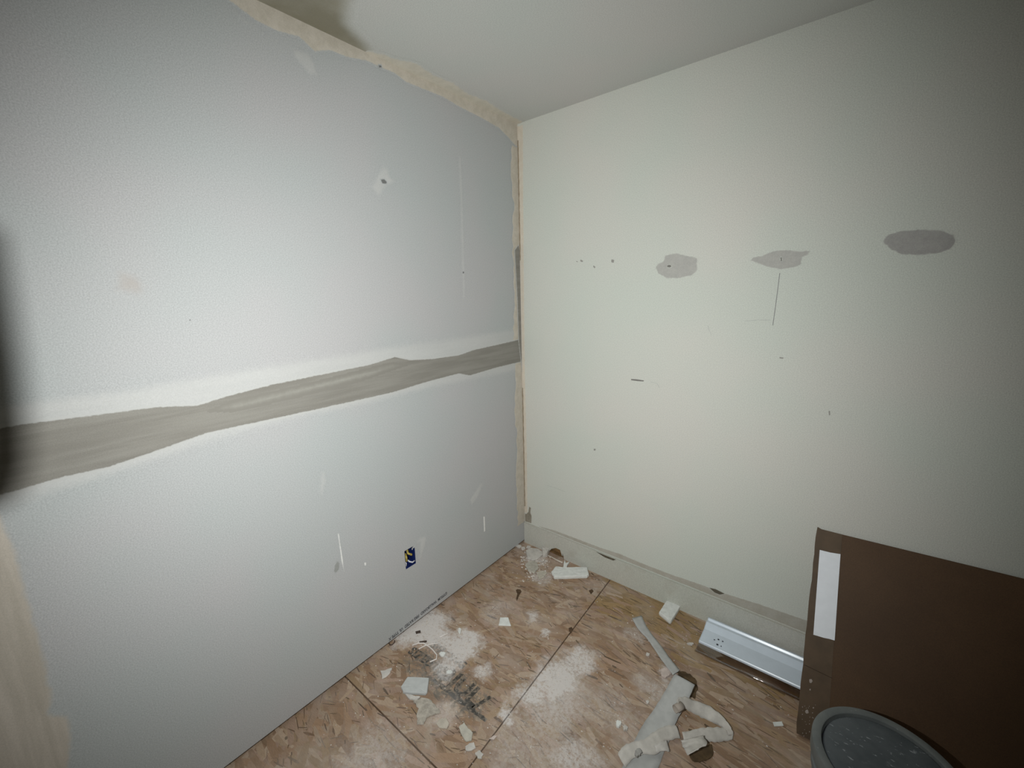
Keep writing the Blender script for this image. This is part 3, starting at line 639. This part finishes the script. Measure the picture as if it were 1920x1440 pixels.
ribbon('paper_strip', [(1185, 1159, .004), (1197, 1180, .004), (1212, 1196, .006), (1226, 1216, .008), (1238, 1234, .012), (1250, 1250, .018), (1262, 1266, .022)],
       [(1203, 1154, .004), (1212, 1174, .004), (1226, 1194, .006), (1240, 1212, .008), (1252, 1229, .012), (1264, 1244, .018), (1274, 1257, .022)], paper, 'narrow grey paper strip running from the baseboard side to the wide strip', 'paper strip', .002, .0008)
edge = mottled('torn_edge', (.66, .62, .57), .06, 50)
ribbon('wide_strip', [(1266, 1264, .085), (1254, 1283, .062), (1240, 1308, .042), (1225, 1331, .024), (1210, 1352, .010), (1197, 1375, .007), (1184, 1402, .005), (1165, 1445, .003), (1158, 1470, .003)],
       [(1303, 1284, .085), (1294, 1304, .066), (1285, 1322, .046), (1272, 1345, .026), (1262, 1370, .012), (1256, 1388, .008), (1246, 1410, .005), (1232, 1445, .003), (1222, 1470, .003)], paper, 'wide grey drywall paper strip with its far end lifted', 'paper strip', .0035, .0010)
curl = mottled('pale_curled_tape', (.53, .50, .455), .10, 35, bump=.4, bscale=60)
ribbon('curled_tape', [(1268, 1312, .078), (1280, 1306, .072), (1300, 1313, .056), (1325, 1322, .045), (1347, 1336, .045), (1362, 1352, .042), (1372, 1368, .034), (1376, 1378, .020)],
       [(1274, 1326, .062), (1282, 1326, .052), (1296, 1336, .034), (1316, 1346, .020), (1335, 1354, .020), (1350, 1362, .018), (1360, 1370, .014), (1366, 1380, .008)], curl, 'pale tape strip curled into a loop, upper arm by the wide strip', 'tape', .002)
ribbon('curled_tape', [(1375, 1376, .014), (1360, 1364, .020), (1340, 1364, .024), (1322, 1364, .026), (1306, 1366, .028), (1290, 1370, .024), (1278, 1374, .020)],
       [(1374, 1386, .006), (1362, 1389, .004), (1344, 1391, .004), (1326, 1390, .006), (1310, 1388, .010), (1296, 1392, .012), (1284, 1392, .012)], curl, 'pale tape strip, lower arm of the loop lying flat', 'tape', .002)
bm = bmesh.new(); c = Vector((*fl(1268, 1322, .03), .03)); d2 = Vector((*fl(1286, 1332, .03), .03)) - c
Q = []
for k in range(15):
    a = k / 14 * 5.0; Q.append((math.cos(a) * .015, math.sin(a) * .015))
V = []; F = []
ax = Vector((0.45, .9, 0)).normalized(); 
for i, (u, v) in enumerate(Q):
    p = Vector((.9, -.45, 0)) * u + Vector((0, 0, v + .002)); V += [p - ax * .016, p + ax * .016]
    if i: F.append((2 * i - 2, 2 * i - 1, 2 * i + 1, 2 * i))
bm.free(); o = mesh('tape_curl', V, F, mottled('brownish_tape', (.38, .33, .285), .1, 40), None, True); o.location = Vector((*fl(1273, 1322, .07), .056))
sd = o.modifiers.new('thickness', 'SOLIDIFY'); sd.thickness = .0015; tag(o, 'rolled brownish tape end on the wide grey strip', 'tape')
ribbon('torn_flap', [(1277, 1390, .050), (1280, 1400, .058), (1285, 1408, .066), (1290, 1417, .074)], [(1318, 1379, .060), (1321, 1387, .070), (1326, 1394, .080), (1308, 1406, .085)], papl, 'torn pale flap standing up below the tape loop', 'paper', .002)
ribbon('crumpled_tape', [(1158, 1414, .018), (1170, 1398, .026), (1188, 1391, .030), (1206, 1386, .036), (1224, 1374, .036), (1238, 1365, .034), (1258, 1360, .030), (1270, 1362, .024)],
       [(1172, 1440, .006), (1184, 1424, .014), (1202, 1416, .016), (1222, 1416, .020), (1240, 1408, .018), (1248, 1392, .018), (1262, 1386, .014), (1276, 1384, .010)], curl, 'crumpled pale tape lying over the near end of the wide strip', 'tape', .002)
ribbon('torn_flap', [(1226, 1398, .030), (1238, 1392, .034), (1250, 1388, .030)], [(1232, 1412, .020), (1246, 1408, .022), (1256, 1410, .014)], papl, 'small torn flap on the right of the crumpled tape', 'paper', .002)
scrap('plaster_lump', px_round(1196, 1410, 8, 9, 10), .008, mottled('grey_crumb', (.33, .32, .30), .15, 50), 'dark grey crumb stuck on the crumpled tape', 'debris', lift=.030)

shadow_brown = mottled('painted_shadow', (.085, .055, .028), .35, 30, bump=.3, bscale=80)  # dark brown sheets painted in as shadows of the strip end and flap
scrap('shadow_scrap', [(1268, 1258), (1280, 1259), (1294, 1264), (1306, 1277), (1308, 1292), (1303, 1310), (1294, 1306), (1280, 1280)], .003, shadow_brown, 'dark brown sheet painted as shadow under the lifted end of the wide strip', 'paper', jit=.003)
scrap('shadow_scrap', [(1290, 1412), (1302, 1406), (1316, 1400), (1334, 1396), (1338, 1412), (1328, 1424), (1312, 1430), (1298, 1426)], .003, shadow_brown, 'dark brown sheet painted as shadow below the torn flap', 'paper', jit=.003)
# loose grit: nobody could count it
def grit():
    V = []; F = []
    W = [(p, r, s) for (p, r, s) in DUST]
    for i in range(2600):
        if i < 1900: p, r, s = random.choices(W, [s * r for _, r, s in W])[0]; x, y = fl(*p); a = random.random() * 6.28; d = abs(random.gauss(0, r * .75)); x += d * math.cos(a); y += d * math.sin(a)
        else: x, y = random.uniform(.02, 1.5), random.uniform(-1.45, -.03)
        if x < .004 or y > -.016 or (x > 1.09 and y > -.26): continue
        sz = random.choice((.0012, .0015, .002, .0025, .0034)) * random.uniform(.7, 1.1); b = len(V); z = .0013
        for k in range(5):
            a = k * 1.2566 + random.uniform(-.4, .4); V.append((x + sz * math.cos(a), y + sz * .8 * math.sin(a), z))
        V.append((x, y, z + sz * .7)); F += [(b + k, b + (k + 1) % 5, b + 5) for k in range(5)]
    for i in range(170):
        x, y = fl(random.gauss(1003, 17), random.gauss(1056, 16)); sz = random.uniform(.003, .0085); b = len(V)
        if x < .012 or y > -.022: continue
        for k in range(6):
            a = k * 1.047 + random.uniform(-.4, .4); V.append((x + sz * math.cos(a), y + sz * .8 * math.sin(a), .0013))
        V.append((x, y, .0013 + sz * random.uniform(.3, .8))); F += [(b + k, b + (k + 1) % 6, b + 6) for k in range(6)]
    o = mesh('plaster_grit', V, F, mottled('grit', (.58, .53, .48), .2, 40, bump=0)); tag(o, 'fine white plaster grit scattered over the strand board floor', 'debris', kind='stuff')
grit()

# ------------------------------------------------------------------ white metal channel and its clear lens against the baseboard
enam = mottled('white_enamel', (.66, .735, .82), .03, 20, .25, .6, .05, 30)
def extrude_x(prof, x0, x1, name, mat, parent, skew=0., smooth=False):
    V = [(x0, y, z) for y, z in prof] + [(x1, y + skew, z) for y, z in prof]; n_ = len(prof)
    return mesh(name, V, [(i, i + 1, n_ + i + 1, n_ + i) for i in range(n_ - 1)], mat, parent, smooth)
fx = tag(empty('metal_channel', (1.30, -.11, .0)), 'white metal light fixture channel lying against the baseboard, partly behind the brown board', 'light fixture')
prof = [(-.032, .020), (-.030, .046), (-.040, .048), (-.046, .040), (-.055, .040), (-.062, .049), (-.072, .050), (-.104, .036), (-.178, .034), (-.184, .0345), (-.1875, .030), (-.187, .022), (-.180, .020)]
b = inv(extrude_x(prof, 1.118, 1.56, 'channel_body', enam, fx, .004), fx)
sd = b.modifiers.new('t', 'SOLIDIFY'); sd.thickness = .0016
bv = b.modifiers.new('bev', 'BEVEL'); bv.width = .0012; bv.segments = 2; bv.limit_method = 'ANGLE'
bm = bmesh.new(); A = [bm.verts.new((1.1175, y, z)) for y, z in prof] + [bm.verts.new((1.1175, -.180, .020)), bm.verts.new((1.1175, -.032, .020))]
bm.faces.new(A[:len(prof)]); e_ = frombm('end_plate', bm, enam, fx); inv(e_, fx); sd = e_.modifiers.new('t', 'SOLIDIFY'); sd.thickness = .0015
hol = mottled('hole_dark', (.02, .02, .025), .1, 40, bump=0)
for (x, y, rx, ry) in [(1339.5, 1200, 2.2, 1.6), (1347, 1199.5, 2.8, 1.4), (1355, 1203, 2.4, 1.8), (1345, 1209, 3.2, 1.7), (1352, 1212, 1.9, 1.6)]:
    bm = bmesh.new(); p = un(x, y, 2, .0352); k = bmesh.ops.create_circle(bm, cap_ends=True, segments=10, radius=.0031 * rx / 2.2, matrix=Matrix.Translation((p[0], p[1], .0372 - .0005)))
    inv(frombm('screw_hole', bm, hol, fx), fx)
n = NT('clear_acrylic'); tr = n.n('ShaderNodeBsdfTransparent'); tr.inputs[0].default_value = (.91, .87, .84, 1)
gl = n.n('ShaderNodeBsdfGlossy'); gl.inputs['Roughness'].default_value = .09; gl.inputs[0].default_value = (1, 1, 1, 1)
fr = n.n('ShaderNodeLayerWeight'); fa = n.math('ADD', n.math('MULTIPLY', n.math('POWER', fr.outputs['Facing'], 3.), .6), .14); mx = n.n('ShaderNodeMixShader'); n.l(fa, mx.inputs[0]); n.l(tr.outputs[0], mx.inputs[1]); n.l(gl.outputs[0], mx.inputs[2])
n.l(mx.outputs[0], n.t.nodes['Material Output'].inputs[0]); M['acrylic'] = n.m
lp = [(-.040, .006), (-.21, .006), (-.222, .0065), (-.2305, .0095), (-.2345, .014), (-.233, .019), (-.2305, .0195)]
ln = extrude_x(lp, 1.112, 1.58, 'lens', M['acrylic'], None, .006, True)
ln.modifiers.new('t', 'SOLIDIFY').thickness = .0015
tag(ln, 'clear plastic fixture lens under the white channel with bright glints on its edge', 'lens')

# ------------------------------------------------------------------ brown board leaning on the right wall
n = NT('brown_hardboard'); c = n.mix(n.remap(n.noise(2.2, 4, .6), .3, .7), (.066, .034, .015), (.092, .049, .022))
c = n.mix(1., c, grey(n, n.remap(n.noise(350, 2, .7), .25, .75, .8, 1.2, False)), 'MULTIPLY'); n.bump(n.noise(200, 3), .1, .001); M['board'] = n.out(c, .6, .25)
tapem = mottled('brown_paper_tape', (.090, .058, .033), .15, 14, .6, .25, .15, 60)
bp = empty('leaning_board', (1.9, -.37, 0)); tag(bp, 'large dark brown board leaning on the right wall behind the bucket', 'board')
foot = Vector((1.500, -.372, .006)); topc = un(1533, 991, 1, -.014); topv = Vector((topc[0], -.014, topc[2]))
up = (topv - foot); Lh = up.length; up.normalize(); along = Vector((1, .005, .028)).normalized(); nrm = along.cross(up).normalized()   # out of the board, toward the room
if nrm.y > 0: nrm = -nrm
def onb(u, v, d=0.): return foot + along * u + up * v + nrm * d
def slab(name, us, mat, d0, d1, parent):
    bm = bmesh.new(); A = [bm.verts.new(onb(u, v, d1)) for u, v in us]; B = [bm.verts.new(onb(u, v, d0)) for u, v in us]
    bm.faces.new(A); bm.faces.new(B[::-1])
    for i in range(len(us)): bm.faces.new((A[i], B[i], B[(i + 1) % len(us)], A[(i + 1) % len(us)]))
    return inv(frombm(name, bm, mat, parent), parent)
slab('panel_sheet', [(0.004, 0), (1.15, 0), (1.15, Lh), (0.004, Lh)], M['board'], -.010, 0, bp)
def onpx(x, y, d=.002):
    D = np.array([(x - 960) / FPX, -(y - 720) / FPX, 1]) @ RM; o0 = Vector(CAM); D = Vector(D); P0 = foot + nrm * d
    t = (P0 - o0).dot(nrm) / D.dot(nrm); p = o0 + D * t - P0; 
    M2 = np.array([[along.dot(along), along.dot(up)], [along.dot(up), up.dot(up)]]); s_ = np.linalg.solve(M2, [p.dot(along), p.dot(up)])
    return (float(s_[0]), float(s_[1]))
tu = [(0.0, 0.0)] + [(-.002 + random.uniform(-.0022, .0012), Lh * i / 22) for i in range(1, 22)] + [(-.001, Lh + .006), (.012, Lh + .001)]
ru = onpx(1579, 1003)[0]; rl = onpx(1558, 1300)[0]
tu += [(ru, Lh)] + [(rl + (ru - rl) * v + random.uniform(-.0015, .0015), Lh * v) for v in (.85, .7, .55, .4, .25, .1)] + [(rl, 0)]
slab('edge_tape', tu, tapem, .0, .0012, bp)['label'] = 'lighter brown tape down the left edge'
creaseM = mottled('tape_crease', (.045, .028, .016), .1, 40, bump=0)
v0 = onpx(1515, 1250)[1]; slab('tape_crease', [(.002, v0), (rl, v0 - .006), (rl, v0 - .004), (.002, v0 + .002)], creaseM, .0012, .0016, bp)
lab = [onpx(*p) for p in [(1537, 1031), (1557, 1036), (1576, 1039), (1571, 1110), (1565, 1201), (1555, 1198), (1545, 1196), (1525, 1190), (1531, 1110)]]
slab('white_label', lab, mottled('label_paper', (.80, .82, .86), .02, 40, .7, .3, .05), .0012, .0018, bp)['label'] = 'blank white label strip'
spM = mottled('plaster_specks', (.34, .29, .26), .1, 40)
V = []; F = []
for cx, cy, r in [(1520, 1277, 5), (1519, 1293, 2.2), (1513, 1334, 5), (1525, 1327, 2)] + [(random.uniform(1503, 1530), random.uniform(1320, 1380), random.uniform(.7, 1.4)) for _ in range(26)]:
    b = len(V); P = [onpx(cx + r * math.cos(a) * random.uniform(.5, .8), cy + r * math.sin(a) * random.uniform(.7, 1)) for a in (0, 1, 2, 3, 4, 5.2)]
    V += [onb(u, v, .0026) for u, v in P]; F.append(tuple(range(b, b + 6)))
o = mesh('plaster_specks', V, F, spM, bp); inv(o, bp); o['kind'] = 'stuff'

# ------------------------------------------------------------------ grey bucket with its lid, near right
bk = Vector((1.686, -.705, 0)); bu = empty('bucket', bk); tag(bu, 'grey plastic bucket with a speckled lid at the lower right before the brown board', 'bucket')
bplast = mottled('grey_bucket_plastic', (.125, .135, .14), .12, 14, .5, .35, .1, 60)
bm = bmesh.new(); lathe(bm, [(0, .002), (.130, .002), (.133, .006), (.147, .30), (.152, .302), (.152, .318), (.148, .320), (.149, .366), (.144, .366), (.139, .30), (.126, .012), (0, .012)], 72)
frombm('bucket_body', bm, bplast, bu, True).modifiers.new('e', 'EDGE_SPLIT').split_angle = .6
n = NT('lid_plastic'); c = n.mix(n.remap(n.noise(7, 4, .65), .3, .7), (.060, .070, .078), (.100, .112, .120))
sp = n.noise(60, 3, .6, n.stretch((1, 2.2, 1), (0, 0, .5))); c = n.mix(n.remap(sp, .64, .70, 0, .7), c, (.34, .36, .38))
sp2 = n.noise(30, 5, .7); c = n.mix(n.remap(sp2, .58, .75, 0, .35), c, (.22, .235, .245)); n.bump(n.noise(60, 3), .1, .001); M['lid'] = n.out(c, .5, .35)
n = NT('lid_rim_plastic'); c = n.mix(n.remap(n.noise(10, 4, .65), .3, .7), (.105, .115, .115), (.155, .165, .16)); c = n.mix(n.remap(n.noise(60, 3), .64, .72, 0, .7), c, (.34, .35, .35)); M['rim'] = n.out(c, .5, .35)
lid = empty('lid', (0, 0, .345)); lid.parent = bu; lid['label'] = 'round dark grey lid with white specks'
bm = bmesh.new(); lathe(bm, [(.150, .006), (.1545, .0), (.1575, .002), (.1578, .036), (.1562, .0395), (.1535, .0405), (.139, .0405), (.1365, .039), (.1355, .028), (.1335, .0235), (.1325, .0235)], 96)
frombm('lid_rim', bm, M['rim'], lid, True).modifiers.new('e', 'EDGE_SPLIT').split_angle = .7
bm = bmesh.new(); lathe(bm, [(.1326, .0235), (.1318, .0255), (.1305, .0335), (.128, .0345), (.09, .0340), (.0, .0338)], 96)
frombm('lid_disc', bm, M['lid'], lid, True)
bm = bmesh.new(); lathe(bm, [(.1352, .0238), (.1352, .0250), (.1305, .0250), (.1305, .0238)], 96)
frombm('lid_shadow_ring', bm, mottled('groove_shadow', (.012, .013, .016), .1, 40, .8, .1, 0), lid, True)  # near-black ring: the rim's shadow in the groove put into the colour

# ------------------------------------------------------------------ made-up tripod lamp outside the frame, standing in for the phone flash
wl = empty('flash_stand_in', (LAMP.x, LAMP.y, 0)); tag(wl, 'made-up unseen tripod lamp standing in for the phone flash', 'stand-in lamp')
bmk = mottled('stand_in_black_metal', (.02, .02, .02), .1, 30, .5, .4, 0)
d = (LAMP_AIM - LAMP).normalized(); back = LAMP - d * .03
bm = bmesh.new(); tube(bm, [LAMP - d * .012, back, LAMP - d * .09, LAMP - d * .11], [.022, .03, .028, .012], 20); inv(frombm('stand_in_head', bm, bmk, wl, True), wl)
bm = bmesh.new(); e = LAMP - d * .07; tube(bm, [(e.x, e.y, e.z - .02), (e.x, e.y, .35)], .009, 10); inv(frombm('stand_in_pole', bm, bmk, wl, True), wl)
for k in range(3):
    a = -2.3 + (k - 1) * 1.5; bm = bmesh.new(); tube(bm, [(e.x, e.y, .42), (e.x + .26 * math.cos(a), e.y + .26 * math.sin(a), .008)], .007, 8); inv(frombm('stand_in_leg', bm, bmk, wl, True), wl)
# added flap, outlined to cast the finger's dark smear on the left wall
W_ = [Vector((0, *lw(*p))) for p in [(0, 430), (24, 560), (44, 690), (54, 800), (54, 870), (38, 925), (8, 952), (-40, 962), (-150, 960), (-260, 900), (-260, 500), (-160, 430), (-60, 410)]]
bm = bmesh.new(); A = [bm.verts.new(LAMP + (p - LAMP) * .044) for p in W_]; B = [bm.verts.new(LAMP + (p - LAMP) * .0425) for p in W_]
bm.faces.new(A); bm.faces.new(B[::-1])
for i in range(len(A)): bm.faces.new((A[i], B[i], B[(i + 1) % len(A)], A[(i + 1) % len(A)]))
tube(bm, [LAMP + (Vector((0, *lw(-200, 700))) - LAMP) * .043, back + Vector((-.02, -.02, 0))], .003, 6)
inv(frombm('shadow_flap', bm, bmk, wl), wl)
